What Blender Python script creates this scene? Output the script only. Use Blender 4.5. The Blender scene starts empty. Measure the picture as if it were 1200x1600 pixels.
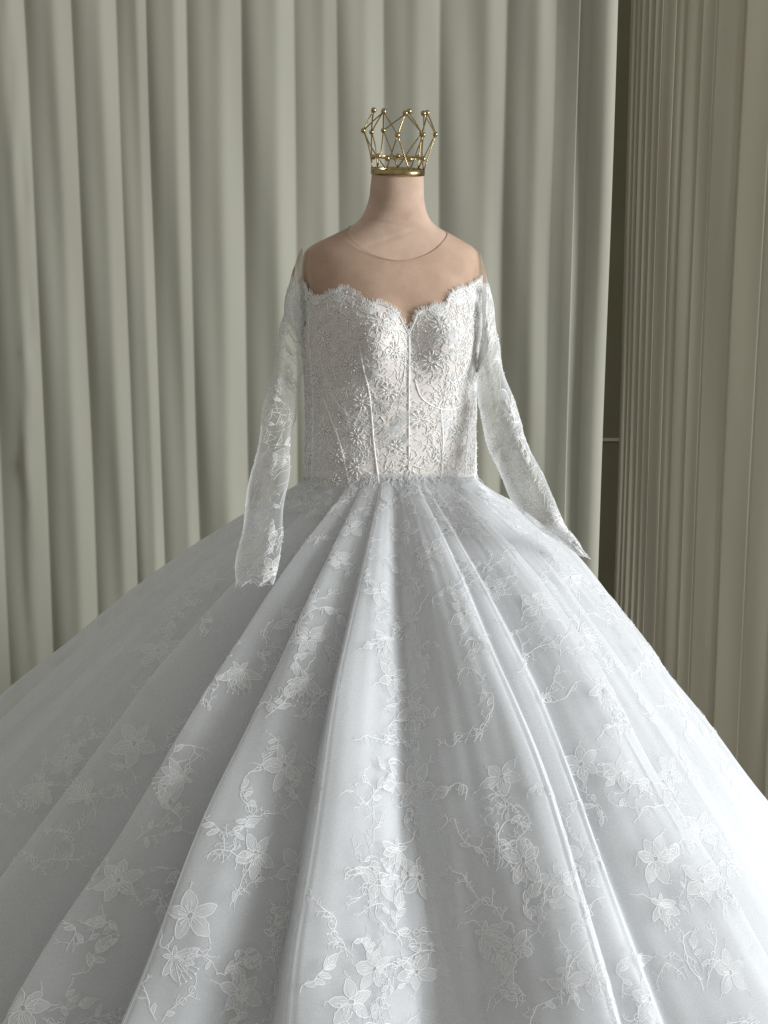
import bpy, math, random
import numpy as np

# ----------------------------------------------------------------- camera, world, light, exposure
scene = bpy.context.scene
COL = scene.collection
cam = bpy.data.cameras.new("camera")
cam.sensor_fit = 'VERTICAL'; cam.sensor_height = 36.0; cam.lens = 36.0 * 2100 / 1600
cam.clip_start = 0.05; cam.clip_end = 100
camo = bpy.data.objects.new("camera", cam); COL.objects.link(camo)
camo.location = (0.0, -2.76, 1.53)
camo.rotation_euler = (math.radians(90 - 10.6), 0, 0)
scene.camera = camo
scene.cycles.transparent_max_bounces = 32
scene.cycles.max_bounces = 10
scene.cycles.diffuse_bounces = 5

world = bpy.data.worlds.new("World"); scene.world = world
world.use_nodes = True
bg = world.node_tree.nodes["Background"]
bg.inputs["Color"].default_value = (1.0, 0.98, 0.89, 1)
bg.inputs["Strength"].default_value = 0.34

def area_light(name, loc, target, sx, sy, power, color):
    l = bpy.data.lights.new(name, 'AREA'); l.shape = 'RECTANGLE'
    l.size = sx; l.size_y = sy; l.energy = power; l.color = color
    o = bpy.data.objects.new(name, l); COL.objects.link(o)
    o.location = loc
    d = [target[i] - loc[i] for i in range(3)]
    h = math.hypot(d[0], d[1])
    o.rotation_euler = (math.atan2(h, -d[2]), 0, math.atan2(d[1], d[0]) - math.pi / 2)
    return o
area_light("window_light", (6.2, -1.98, 2.0), (0.0, 0.1, 1.0), 1.85, 2.8, 535, (0.95, 0.98, 1.0))

scene.view_settings.view_transform = 'Standard'
scene.view_settings.look = 'None'
scene.view_settings.exposure = 0.0
scene.view_settings.gamma = 1.0

rng = np.random.default_rng(7)

# ----------------------------------------------------------------- materials
def new_mat(name):
    m = bpy.data.materials.new(name); m.use_nodes = True
    nt = m.node_tree; nt.nodes.clear()
    out = nt.nodes.new("ShaderNodeOutputMaterial")
    return m, nt, out

def N(nt, t, **kw):
    n = nt.nodes.new(t)
    for k, v in kw.items(): setattr(n, k, v)
    return n

def math_node(nt, op, a, b=None):
    n = N(nt, "ShaderNodeMath", operation=op)
    for i, v in enumerate((a, b)):
        if v is None: continue
        if hasattr(v, 'links'): nt.links.new(v, n.inputs[i])
        else: n.inputs[i].default_value = v
    return n.outputs[0]

def noise(nt, scale, detail=3, stretch=(1, 1, 1)):
    tc = N(nt, "ShaderNodeTexCoord"); mp = N(nt, "ShaderNodeMapping")
    mp.inputs["Scale"].default_value = stretch
    nt.links.new(tc.outputs["Object"], mp.inputs["Vector"])
    n = N(nt, "ShaderNodeTexNoise"); n.inputs["Scale"].default_value = scale; n.inputs["Detail"].default_value = detail
    nt.links.new(mp.outputs[0], n.inputs["Vector"])
    return n.outputs["Fac"]

def ramp(nt, fac, c0, c1, p0=0.3, p1=0.7):
    r = N(nt, "ShaderNodeValToRGB")
    r.color_ramp.elements[0].position = p0; r.color_ramp.elements[0].color = (*c0, 1)
    r.color_ramp.elements[1].position = p1; r.color_ramp.elements[1].color = (*c1, 1)
    nt.links.new(fac, r.inputs[0]); return r.outputs[0]

def bump(nt, h, strength, dist=0.002):
    b = N(nt, "ShaderNodeBump"); b.inputs["Strength"].default_value = strength; b.inputs["Distance"].default_value = dist
    nt.links.new(h, b.inputs["Height"]); return b.outputs[0]

def cloth_mat(name, c0, c1, rough=0.8, sheen=0.2, nscale=3.0, trans=0.0, bump_s=0.15, weave=900.0, stretch=(1, 1, 1), spec=0.2):
    m, nt, out = new_mat(name)
    p = N(nt, "ShaderNodeBsdfPrincipled")
    col = ramp(nt, noise(nt, nscale, 4, stretch), c0, c1)
    nt.links.new(col, p.inputs["Base Color"])
    p.inputs["Roughness"].default_value = rough
    p.inputs["Specular IOR Level"].default_value = spec
    p.inputs["Sheen Weight"].default_value = sheen
    nrm = bump(nt, noise(nt, weave, 2), bump_s, 0.001)
    nt.links.new(nrm, p.inputs["Normal"])
    sh = p.outputs[0]
    if trans > 0:
        t = N(nt, "ShaderNodeBsdfTranslucent"); nt.links.new(col, t.inputs["Color"])
        mx = N(nt, "ShaderNodeMixShader"); mx.inputs[0].default_value = trans
        nt.links.new(sh, mx.inputs[1]); nt.links.new(t.outputs[0], mx.inputs[2]); sh = mx.outputs[0]
    nt.links.new(sh, out.inputs["Surface"])
    return m

def net_mat(name, color, cover, trans=0.35, maxcov=0.85):
    """fine net: the share of threads met grows with the slant of the view, as in any real mesh"""
    m, nt, out = new_mat(name)
    g = N(nt, "ShaderNodeNewGeometry")
    d = N(nt, "ShaderNodeVectorMath", operation='DOT_PRODUCT')
    nt.links.new(g.outputs["Normal"], d.inputs[0]); nt.links.new(g.outputs["Incoming"], d.inputs[1])
    c = math_node(nt, 'MAXIMUM', math_node(nt, 'ABSOLUTE', d.outputs["Value"]), 0.08)
    inv = math_node(nt, 'DIVIDE', 1.0, c)
    var = math_node(nt, 'MULTIPLY_ADD', noise(nt, 430.0, 2), 0.30)
    nt.nodes[-1].inputs[2].default_value = 1 - cover - 0.15
    thr = math_node(nt, 'POWER', var, inv)
    cov = math_node(nt, 'MINIMUM', math_node(nt, 'SUBTRACT', 1.0, thr), maxcov)
    df = N(nt, "ShaderNodeBsdfDiffuse"); df.inputs["Color"].default_value = (*color, 1)
    tl = N(nt, "ShaderNodeBsdfTranslucent"); tl.inputs["Color"].default_value = (*color, 1)
    mx = N(nt, "ShaderNodeMixShader"); mx.inputs[0].default_value = trans
    nt.links.new(df.outputs[0], mx.inputs[1]); nt.links.new(tl.outputs[0], mx.inputs[2])
    tr = N(nt, "ShaderNodeBsdfTransparent")
    m2 = N(nt, "ShaderNodeMixShader")
    nt.links.new(cov, m2.inputs[0]); nt.links.new(tr.outputs[0], m2.inputs[1]); nt.links.new(mx.outputs[0], m2.inputs[2])
    nt.links.new(m2.outputs[0], out.inputs["Surface"])
    return m

def lace_mat(name, color, rough, spec, trans, opacity=1.0, sheen=0.0):
    m, nt, out = new_mat(name)
    p = N(nt, "ShaderNodeBsdfPrincipled")
    p.inputs["Base Color"].default_value = (*color, 1)
    p.inputs["Roughness"].default_value = rough; p.inputs["Specular IOR Level"].default_value = spec
    p.inputs["Sheen Weight"].default_value = sheen
    nt.links.new(bump(nt, noise(nt, 1200.0, 2, (1, 1, 0.4)), 0.35, 0.0006), p.inputs["Normal"])
    t = N(nt, "ShaderNodeBsdfTranslucent"); t.inputs["Color"].default_value = (*color, 1)
    mx = N(nt, "ShaderNodeMixShader"); mx.inputs[0].default_value = trans
    nt.links.new(p.outputs[0], mx.inputs[1]); nt.links.new(t.outputs[0], mx.inputs[2]); sh = mx.outputs[0]
    if opacity < 1:
        tr = N(nt, "ShaderNodeBsdfTransparent"); m2 = N(nt, "ShaderNodeMixShader"); m2.inputs[0].default_value = opacity
        nt.links.new(tr.outputs[0], m2.inputs[1]); nt.links.new(sh, m2.inputs[2]); sh = m2.outputs[0]
    nt.links.new(sh, out.inputs["Surface"]); return m

def brass_mat(name):
    m, nt, out = new_mat(name)
    p = N(nt, "ShaderNodeBsdfPrincipled"); p.inputs["Metallic"].default_value = 1
    nt.links.new(ramp(nt, noise(nt, 60, 3), (0.36, 0.26, 0.12), (0.50, 0.385, 0.20)), p.inputs["Base Color"])
    p.inputs["Roughness"].default_value = 0.24
    nt.links.new(bump(nt, noise(nt, 250, 2), 0.12, 0.0008), p.inputs["Normal"])
    nt.links.new(p.outputs[0], out.inputs["Surface"]); return m

M_LINING = cloth_mat("white_satin_lining", (0.835, 0.845, 0.86), (0.865, 0.875, 0.89), 0.9, 0.0, 2.0, 0.38, 0.05, 700, (1, 1, 1), 0.05)
M_TULLE = net_mat("white_tulle", (0.895, 0.905, 0.92), 0.40, 0.5)
M_MIDTULLE = net_mat("soft_under_tulle", (0.895, 0.905, 0.92), 0.30, 0.5)
M_SLEEVE = net_mat("sheer_sleeve_tulle", (0.90, 0.92, 0.93), 0.16, 0.45, 0.55)
M_YOKE = net_mat("nude_mesh", (0.58, 0.43, 0.325), 0.14, 0.35, 0.45)
M_CORD = lace_mat("lace_cord", (0.91, 0.918, 0.93), 0.45, 0.4, 0.22)
M_FILL = lace_mat("lace_fill", (0.88, 0.885, 0.89), 0.5, 0.35, 0.28, 0.42)
M_CHANTILLY = lace_mat("bodice_lace_thread", (0.94, 0.94, 0.93), 0.5, 0.35, 0.12)
M_BODICE = cloth_mat("nude_lined_bodice", (0.72, 0.665, 0.63), (0.79, 0.74, 0.71), 0.6, 0.2, 30.0, 0.0, 0.3, 500)
M_BEAD = lace_mat("pearl_bead", (0.95, 0.94, 0.92), 0.12, 0.9, 0.0)
M_SKIN = cloth_mat("mannequin_jersey", (0.485, 0.34, 0.255), (0.585, 0.425, 0.33), 0.8, 0.3, 26.0, 0.0, 0.35, 380)
M_BIND = cloth_mat("nude_binding", (0.44, 0.32, 0.22), (0.50, 0.37, 0.26), 0.7, 0.1, 60.0)
M_BRASS = brass_mat("brass")
M_CURTAIN = cloth_mat("sage_curtain_cloth", (0.385, 0.376, 0.31), (0.44, 0.431, 0.362), 0.85, 0.15, 2.5, 0.06, 0.25, 420, (1, 1, 0.15))
M_CURTAIN2 = cloth_mat("cream_curtain_cloth", (0.57, 0.535, 0.42), (0.63, 0.595, 0.475), 0.85, 0.15, 2.5, 0.25, 0.25, 420, (1, 1, 0.15))
M_WALL = cloth_mat("shade_dark_olive_wall", (0.075, 0.068, 0.036), (0.095, 0.086, 0.048), 0.8, 0.0, 3.0, 0.0, 0.1, 90)  # colour set dark to put the shade of the unlit curtain gap into it
M_TRIM = cloth_mat("painted_trim", (0.20, 0.18, 0.12), (0.24, 0.22, 0.15), 0.5, 0.0, 8.0, 0.0, 0.05, 80)
M_FLOOR = cloth_mat("grey_floor", (0.24, 0.225, 0.195), (0.31, 0.29, 0.255), 0.6, 0.0, 3.0, 0.0, 0.1, 60)
M_STEEL = cloth_mat("painted_steel", (0.05, 0.05, 0.05), (0.07, 0.07, 0.07), 0.4, 0.0, 9.0)

# ----------------------------------------------------------------- object helpers
def thing(name, label, cat, loc, group=None):
    o = bpy.data.objects.new(name, None); COL.objects.link(o)
    o.location = loc; o.empty_display_size = 0.1
    o["label"] = label; o["category"] = cat
    if group: o["group"] = group
    return o

def root_loc(o):
    v = np.zeros(3)
    while o is not None:
        v += np.array(o.location); o = o.parent
    return v

def mk(name, verts, faces, mats, parent=None, midx=None, smooth=True, kind=None, label=None):
    me = bpy.data.meshes.new(name)
    v = np.asarray(verts, float)
    if parent is not None: v = v - root_loc(parent)
    me.from_pydata(v.tolist(), [], [tuple(f) for f in faces])
    for m in (mats if isinstance(mats, (list, tuple)) else [mats]): me.materials.append(m)
    if midx is not None: me.polygons.foreach_set("material_index", np.asarray(midx, np.int32))
    if smooth: me.polygons.foreach_set("use_smooth", np.ones(len(me.polygons), bool))
    me.update()
    o = bpy.data.objects.new(name, me); COL.objects.link(o)
    if parent is not None: o.parent = parent
    if kind: o["kind"] = kind
    if label: o["label"] = label
    return o

def grid_faces(nr, nc, wrap=False):
    f = []
    for i in range(nr - 1):
        for j in range(nc if wrap else nc - 1):
            k = (j + 1) % nc
            f.append((i * nc + j, i * nc + k, (i + 1) * nc + k, (i + 1) * nc + j))
    return f

def tube_mesh(pts, rad, sides=6, cap=True):
    pts = np.asarray(pts, float); n = len(pts)
    rad = np.broadcast_to(np.asarray(rad, float), (n,))
    tan = np.gradient(pts, axis=0); tan /= np.linalg.norm(tan, axis=1, keepdims=True) + 1e-12
    ref = np.array([0.13, 0.21, 0.97]) if abs(tan[0][2]) < 0.9 else np.array([0.97, 0.2, 0.1])
    V = []
    for i in range(n):
        a = np.cross(tan[i], ref); a /= np.linalg.norm(a); b = np.cross(tan[i], a)
        for k in range(sides):
            t = 2 * math.pi * k / sides
            V.append(pts[i] + rad[i] * (a * math.cos(t) + b * math.sin(t)))
    F = grid_faces(n, sides, True)
    if cap:
        F.append(tuple(range(sides))[::-1]); F.append(tuple((n - 1) * sides + k for k in range(sides)))
    return np.array(V), F

def ellipsoid(c, ax, la, lb, seg=6, rings=4):
    """bead: long axis ax (unit) half length la, half width lb"""
    ax = np.asarray(ax, float); ax = ax / (np.linalg.norm(ax) + 1e-9)
    ref = np.array([0.3, 0.9, 0.1]) if abs(ax[1]) < 0.8 else np.array([1, 0, 0.2])
    a = np.cross(ax, ref); a /= np.linalg.norm(a); b = np.cross(ax, a)
    V = [c - ax * la]
    for r in range(1, rings):
        t = math.pi * r / rings
        for s in range(seg):
            p = 2 * math.pi * s / seg
            V.append(c - ax * la * math.cos(t) + lb * math.sin(t) * (a * math.cos(p) + b * math.sin(p)))
    V.append(c + ax * la)
    F = [(0, 1 + (s + 1) % seg, 1 + s) for s in range(seg)]
    for r in range(rings - 2):
        for s in range(seg):
            q = 1 + r * seg; F.append((q + s, q + (s + 1) % seg, q + seg + (s + 1) % seg, q + seg + s))
    e = len(V) - 1; q = 1 + (rings - 2) * seg
    F += [(q + s, q + (s + 1) % seg, e) for s in range(seg)]
    return np.array(V), F

class Acc:
    def __init__(s): s.V = []; s.F = []; s.M = []; s.n = 0
    def add(s, V, F, m=0):
        s.V.append(np.asarray(V, float)); s.F += [tuple(i + s.n for i in f) for f in F]; s.M += [m] * len(F); s.n += len(V)
    def verts(s): return np.concatenate(s.V)

# ----------------------------------------------------------------- setting
def box(x0, x1, y0, y1, z0, z1):
    V = [(x, y, z) for z in (z0, z1) for y in (y0, y1) for x in (x0, x1)]
    F = [(0, 2, 3, 1), (4, 5, 7, 6), (0, 1, 5, 4), (2, 6, 7, 3), (0, 4, 6, 2), (1, 3, 7, 5)]
    return V, F
V, F = box(-4, 4, -4, 2.3, -0.30, -0.25); mk("floor", V, F, M_FLOOR, smooth=False, kind="structure")
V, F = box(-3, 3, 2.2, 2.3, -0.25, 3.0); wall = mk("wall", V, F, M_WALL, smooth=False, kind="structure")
V, F = box(2.55, 2.65, 0.95, 2.2, -0.25, 3.0); mk("light_blocking_wall", V, F, M_WALL, smooth=False, kind="structure")  # unseen wall piece added to stop lamp light leaking behind the right curtain
V, F = box(-3, 3, 2.18, 2.1995, 0.872, 0.884); mk("wall_trim", V, F, M_TRIM, wall, smooth=False)

def curtain(path_fn, s, depth, name, label, mat, z0=-0.246, z1=2.85, rows=26, wob=0.004, seed=0, ragged=None):
    """path_fn(s, depth) -> x, y; s, depth are dense arrays along the cloth"""
    r = np.random.default_rng(seed)
    z = np.linspace(z0, z1, rows)
    ph = r.uniform(0, 6.28, 4)
    V = []
    for zz in z:
        dd = depth * (1 + 0.10 * np.sin(1.3 * zz + s * 9 + ph[0])) + wob * np.sin(2.1 * zz + s * 23 + ph[1]) + 0.5 * wob * np.sin(5.3 * zz + s * 41 + ph[2])
        ss = s + 0.004 * np.sin(1.7 * zz + s * 6 + ph[3])
        if ragged is not None: dd = dd + ragged(s, zz)
        x, y = path_fn(ss, dd)
        V.append(np.stack([x, y, np.full_like(x, zz)], -1))
    V = np.concatenate(V)
    base = V.mean(0); base[2] = z0
    t = thing(name, label, "curtain", tuple(base))
    mk("curtain_cloth", V, grid_faces(rows, len(s)), mat, t)
    return t

# back curtain: soft asymmetric pleats, each ending in a crease on its right
edges = [-860, -780, -705, -640, -560, -480, -405, -330, -255, -180, -110, -40, 35, 111, 181, 228, 290, 375, 457, 525, 600, 690, 795, 872]
ex = [(e - 600) * 0.001972 for e in edges]
S = []; D = []
pr = np.random.default_rng(3)
for a, b in zip(ex[:-1], ex[1:]):
    w = b - a; h = 0.128 * w * (1.0 if b < -0.25 else 0.75)
    pk = pr.uniform(0.56, 0.68)
    tk = np.array([0, 0.03, 0.16, 0.30, 0.40, pk - 0.08, pk, pk + 0.06, 0.96, 1.0])
    dk = np.array([0, 0.12, 0.50, 0.70, 0.74, 0.90, 1.0, 0.97, 0.10, 0.0]) * h
    tt = np.linspace(0, 1, 34)[:-1]
    v = np.interp(tt, tk, dk)
    vs = v.copy(); vs[2:-2] = (v[:-4] + v[1:-3] + v[2:-2] + v[3:-1] + v[4:]) / 5
    S.append(a + w * tt); D.append(vs)
fl = np.array([0.537, 0.57, 0.60, 0.603, 0.606, 0.64, 0.643, 0.646, 0.68, 0.7185, 0.7195])
fd = np.array([0.0, 0.012, 0.014, 0.014, 0.004, 0.003, 0.012, 0.014, 0.013, 0.011, -0.02])
S.append(fl); D.append(fd)
S = np.concatenate(S); D = np.concatenate(D)
def wrinkle(s, z):
    m = np.exp(-((s + 1.165 + 0.02 * np.sin(z * 3)) / 0.018) ** 2)
    return m * 0.006 * (np.sin(z * 17) + np.sin(z * 31 + 1) + 0.7 * np.sin(z * 53))
def back_rail(s, d):
    b = 0.29 * np.clip(s + .02, 0, None) ** 2          # bowed forward on the right: turns the cloth from the lamp for shade
    return s * (1 - b / 4.4), 1.62 - d - b
curtain(back_rail, S, D, "pleated_curtain",
        "wide sage curtain hanging in soft pleats behind the dress", M_CURTAIN, seed=1, ragged=wrinkle)

# right curtain: narrow knife pleats running forward along the side
o2 = np.array([0.80, 1.72]); dv = np.array([0.85, -0.53]); dv /= np.linalg.norm(dv); nv = np.array([-dv[1] * -1, dv[0] * -1])
nv = np.array([dv[1], -dv[0]])          # towards the room
se = [-0.015, 0.007, 0.023, 0.047, 0.069, 0.095, 0.138, 0.17, 0.219, 0.265, 0.352, 0.445, 0.537, 0.634, 0.737, 0.838, 0.944, 1.048]
se += [1.13, 1.21] 
S = []; D = []
for a, b in zip(se[:-1], se[1:]):
    w = b - a; tt = np.array([0, 0.04, 0.12, 0.3, 0.5, 0.7, 0.86, 0.95, 0.985, 0.999])
    tilt = pr.uniform(0, .05) * min(w, .08); st_ = min(.0022, .045 * w); tl = np.array([.04, .09, .16, .3, .5, .7, .84, .93, .97])
    S.append(a + w * np.r_[0, tl, .99]); D.append(np.r_[0, st_ + tilt * (1 - tl) + .0012 * np.sin(tl * 5 + a * 40), .15 * st_])
S = np.concatenate(S); D = np.concatenate(D)
# unseen end bent forward, shaped to block lamp light from the cloth further back
sp_ = np.linspace(-.05, 2.4, 981)
ang0 = math.atan2(-0.53, 0.85); ang1 = math.atan2(-0.97, 0.22)
tb = np.clip((sp_ - 1.0) / .35, 0, 1); an_ = ang0 + (ang1 - ang0) * tb * tb * (3 - 2 * tb)
px_ = np.cumsum(np.cos(an_)) * (sp_[1] - sp_[0]); py_ = np.cumsum(np.sin(an_)) * (sp_[1] - sp_[0])
px_ += o2[0] - np.interp(0, sp_, px_); py_ += o2[1] - np.interp(0, sp_, py_)
def side_rail(s, d):
    a = np.interp(s, sp_, an_)
    return np.interp(s, sp_, px_) + np.sin(a) * d, np.interp(s, sp_, py_) - np.cos(a) * d
curtain(side_rail, S, D, "pleated_curtain",
        "cream curtain in narrow knife pleats right of the dark gap", M_CURTAIN2, seed=2, wob=0.0015)

# ----------------------------------------------------------------- torso shape
AX = 0.014
YAW = math.radians(15)
zk = np.array([.95, 1.09, 1.20, 1.28, 1.36, 1.42, 1.46, 1.50, 1.53, 1.555, 1.575, 1.60, 1.62, 1.65, 1.70])
TA = np.array([.19, .176, .173, .173, .180, .183, .184, .184, .182, .172, .130, .078, .062, .0535, .0500])
TF = np.array([.14, .118, .122, .124, .128, .122, .112, .100, .089, .078, .070, .062, .057, .052, .0495])
TB = np.array([.14, .110, .108, .108, .110, .110, .108, .104, .098, .090, .080, .066, .060, .053, .0500])
TC = np.array([0, 0, 0, 0, 0, 0, .0, .004, .008, .012, .018, .027, .033, .041, .050])
ZD = np.linspace(.95, 1.70, 301)
def smooth_tab(k, v, w=9):
    t = np.interp(ZD, k, v); p = np.pad(t, w // 2, mode='edge')
    return np.convolve(p, np.ones(w) / w, mode='valid')
dA, dF, dB, dC = (smooth_tab(zk, q) for q in (TA, TF, TB, TC))
def torso(phi, z, off=0.0):
    phi, z, off = np.broadcast_arrays(np.asarray(phi, float), np.asarray(z, float), np.asarray(off, float))
    a = np.interp(z, ZD, dA); bf = np.interp(z, ZD, dF); bb = np.interp(z, ZD, dB); cf = np.interp(z, ZD, dC)
    s, c = np.sin(phi), np.cos(phi); n = 2.2
    x = a * np.sign(s) * np.abs(s) ** (2 / n); yy = np.where(c > 0, bf, bb) * np.sign(c) * np.abs(c) ** (2 / n)
    front = np.where(c > 0, 1, 0)
    for sx in (-1, 1):
        yy = yy + front * .039 * np.exp(-((x - sx * .072) / .050) ** 2 - ((z - 1.375) / .062) ** 2)
    yy = yy - front * .006 * np.exp(-(x / .02) ** 2 - ((z - 1.385) / .05) ** 2)
    r = np.hypot(x, yy) + 1e-9
    x = x * (1 + off / r); yy = yy * (1 + off / r)
    lim = np.where((z > 1.40) & (z < 1.57), .174, 9) + off
    x = np.clip(x, -lim, lim)
    yy = yy + cf
    return np.stack([AX + x * math.cos(YAW) + yy * math.sin(YAW), x * math.sin(YAW) - yy * math.cos(YAW), z], -1)

# ----------------------------------------------------------------- dress form
form = thing("dress_form", "headless mannequin torso covered in pinkish tan jersey, wearing the white gown", "mannequin", (AX, 0, -0.25))
ph = np.linspace(-math.pi, math.pi, 121)[:-1]
zz = np.concatenate([np.linspace(.97, 1.53, 60), np.linspace(1.535, 1.63, 40), np.linspace(1.635, 1.70, 20)])
P, Z = np.meshgrid(ph, zz)
V = torso(P, Z).reshape(-1, 3)
fr = rng.normal(0, 1, (5, 3))
nw = 0.0030 * sum(np.sin(V @ (np.array([1, 1, 1.6]) * q * 38) + i) for i, q in enumerate(fr)) / 2
nw *= np.exp(-((V[:, 2] - 1.585) / 0.035) ** 2)
V[:, 1] -= nw
for zc, sl_, wd, am in ((1.612, .12, .0035, -.0016), (1.598, -.18, .003, -.0012), (1.575, .35, .004, -.0014)):
    V[:, 1] -= am * np.exp(-((V[:, 2] - zc - sl_ * (V[:, 0] - .02)) / wd) ** 2) * (V[:, 1] < 0) * np.exp(-((V[:, 0] - .02) / .06) ** 2)
mk("torso", V, grid_faces(len(zz), len(ph), True), M_SKIN, form)
ct = torso(ph, np.full_like(ph, 1.70)); cc = ct.mean(0)
V = np.concatenate([ct, cc[None] + (ct - cc) * 0.5 + [0, 0, .002], cc[None] + [[0, 0, .003]]])
n = len(ph)
F = grid_faces(2, n, True) + [(n + j, n + (j + 1) % n, 2 * n) for j in range(n)]
mk("neck_cap", V, F, M_SKIN, form)
V, F = tube_mesh([(AX, 0, -0.22), (AX, 0, 0.5), (AX, 0, 1.0)], 0.016, 12); mk("stand_pole", V, F, M_STEEL, form)
V, F = tube_mesh([(AX, 0, -0.25), (AX, 0, -0.23), (AX, 0, -0.215)], [0.2, 0.2, 0.03], 32); mk("stand_base", V, F, M_STEEL, form)

# ----------------------------------------------------------------- crown
cr_c = np.array([cc[0], cc[1], 1.695])
crown = thing("wire_crown", "small gold wire crown with round ball tips on top of the mannequin's neck", "crown", tuple(cr_c))
tx, ty = math.radians(7.0), math.radians(2.0)
Rx = np.array([[1, 0, 0], [0, math.cos(tx), -math.sin(tx)], [0, math.sin(tx), math.cos(tx)]])
Ry = np.array([[math.cos(ty), 0, math.sin(ty)], [0, 1, 0], [-math.sin(ty), 0, math.cos(ty)]])
CR = Rx @ Ry
def cw(p): return cr_c + (CR @ np.asarray(p, float).T).T
def cp_(deg, r, z): a = math.radians(deg); return np.array([r * math.sin(a), -r * math.cos(a), z])
aa = np.linspace(0, 2 * math.pi, 65)[:-1]
prof = [(.0515, .0), (.0532, .0008), (.0532, .0118), (.0515, .0125), (.0508, .0118), (.0508, .0008)]
V = np.concatenate([np.stack([r * np.sin(aa), -r * np.cos(aa), np.full_like(aa, z)], -1) for r, z in prof + prof[:1]])
mk("band", cw(V), grid_faces(7, 64, True), M_BRASS, crown)
ring = np.array([cp_(d, .0488, .033) for d in np.linspace(0, 360, 65)])
V, F = tube_mesh(cw(ring), .0015, 6); mk("ring", V, F, M_BRASS, crown)
NB = 7; st = 360 / NB
wr = np.random.default_rng(5)
bot = [cp_(st / 2 + k * st, .0518, .011) for k in range(NB)]
low = [cp_(st / 2 + k * st, .0500, .033) for k in range(NB)]
mid = [cp_((-3, 40, 90, 140, 206, 230, 262)[k] + 0 * wr.normal(0, 1.5), .0705, .079 + wr.normal(0, .0012)) for k in range(NB)]
top = [cp_((10, 55, 103, 160, 215, 250, -35)[k] + 0 * wr.normal(0, 2), .0545, .119 + wr.normal(0, .0008)) for k in range(NB)]
def wire(a, b, bow):
    t = np.linspace(0, 1, 7)[:, None]; p = a + (b - a) * t
    rad = p.copy(); rad[:, 2] = 0; rad /= np.linalg.norm(rad, axis=1, keepdims=True) + 1e-9
    p = p + rad * bow * np.sin(math.pi * t)
    V, F = tube_mesh(cw(p), .00135, 6); mk("wire", V, F, M_BRASS, crown)
for k in range(NB):
    wire(bot[k], mid[k], .003 * wr.normal()); wire(bot[k], mid[(k + 1) % NB], .003 * wr.normal())
    wire(mid[k], top[k], .001); wire(mid[(k + 1) % NB], top[k], .001)
ballm = None
for lst, r in ((low, .0052), (mid, .0051), (top, .0054)):
    for p in lst:
        c = cw(p)
        if ballm is None:
            V, F = ellipsoid(np.zeros(3), (0, 0, 1), 1, 1, 14, 10)
            o = mk("ball", V, F, M_BRASS); ballm = o.data
        else:
            o = bpy.data.objects.new("ball", ballm); COL.objects.link(o)
        o.parent = crown; o.location = tuple(c - cr_c); o.scale = (r, r, r)

# ----------------------------------------------------------------- gown root
gown = thing("wedding_gown", "white lace ball gown with sheer long sleeves worn by the mannequin", "wedding dress", (AX, 0, -0.25))

# ----------------------------------------------------------------- skirt shape
ZW = 1.09
dk = np.array([0, .03, .08, .16, .3, .45, .6, .8, 1.09, 1.34])
RL = np.array([0.172, 0.224, 0.308, 0.434, 0.627, 0.807, 0.978, 1.195, 1.503, 1.78])
RR = np.array([0.172, 0.218, 0.290, 0.386, 0.506, 0.618, 0.732, 0.885, 1.11, 1.31])
DD = np.linspace(-.02, 1.34, 681)
def sm(v):
    t = np.interp(DD, dk, v); t[DD < 0] = v[0]
    for _ in range(2):
        p = np.pad(t, 10, mode='reflect', reflect_type='odd'); t = np.convolve(p, np.ones(21) / 21, mode='valid')
    w = np.clip(DD / .03, 0, 1); w = w * w * (3 - 2 * w)
    return t * w + (v[0] + (np.interp(.03, DD, t) - v[0]) * np.clip(DD, 0, 1) / .03) * (1 - w)
tL, tR = sm(RL), sm(RR)
gL, gR = np.gradient(tL, DD), np.gradient(tR, DD)
_q = torso(np.linspace(-math.pi, math.pi, 721), 1.09, .006)
_a = np.arctan2(_q[:, 0] - AX, -_q[:, 1]); _r = np.hypot(_q[:, 0] - AX, _q[:, 1]); _o = np.argsort(_a); _a, _r = _a[_o], _r[_o]
def rbase(d, phi):
    b = np.exp(-np.clip(d, 0, 9) / .018)
    rt = np.interp((np.asarray(phi) + math.pi) % (2 * math.pi) - math.pi, _a, _r)
    return rcone(d, phi) * (1 - b) + rt * b
def rcone(d, phi):
    w = .5 * (1 - np.sin(phi))
    return (np.interp(d, DD, tL) * w + np.interp(d, DD, tR) * (1 - w)) * (1 - .3 * np.cos(phi) ** 2 * np.exp(-np.clip(d, 0, 9) / .12))
def rslope(d, phi):
    w = .5 * (1 - np.sin(phi)); return np.interp(d, DD, gL) * w + np.interp(d, DD, gR) * (1 - w)
knots = [(-171, 1, 's'), (-163, -.9, 's'), (-154, .9, 's'), (-146, -1, 's'), (-137, 1, 's'), (-129, -.8, 's'), (-120, .9, 's'), (-112, -.7, 's'), (-101, .7, 's'), (-90, -.5, 's'),
         (-80, .3, 's'), (-67, -.35, 'l'), (-64.5, .75, 'i'), (-50, -.3, 'l'), (-47.5, .55, 'i'), (-36.5, -1.1, 'l'), (-34, 1.0, 'i'), (-25.2, -.6, 'l'), (-23, 1.05, 'i'),
         (-11.5, -.8, 'l'), (-9.0, .9, 'i'), (1.8, -.95, 's'), (4.5, -.9, 'o'), (22, 1.15, 'l'), (24.2, -.05, 'o'), (29, .3, 'l'), (31, -.35, 'o'), (47, 1.05, 'l'), (49.4, -.2, 'o'), (60, .6, 'l'), (62, -.1, 'o'),
         (75, .95, 'l'), (78, -.4, 's'), (92, .7, 's'), (103, -.8, 's'), (113, 1, 's'), (122, -.9, 's'), (131, .9, 's'), (140, -1, 's'), (149, 1, 's'), (157, -.8, 's'), (166, .9, 's'), (178, -1, 's')]
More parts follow.
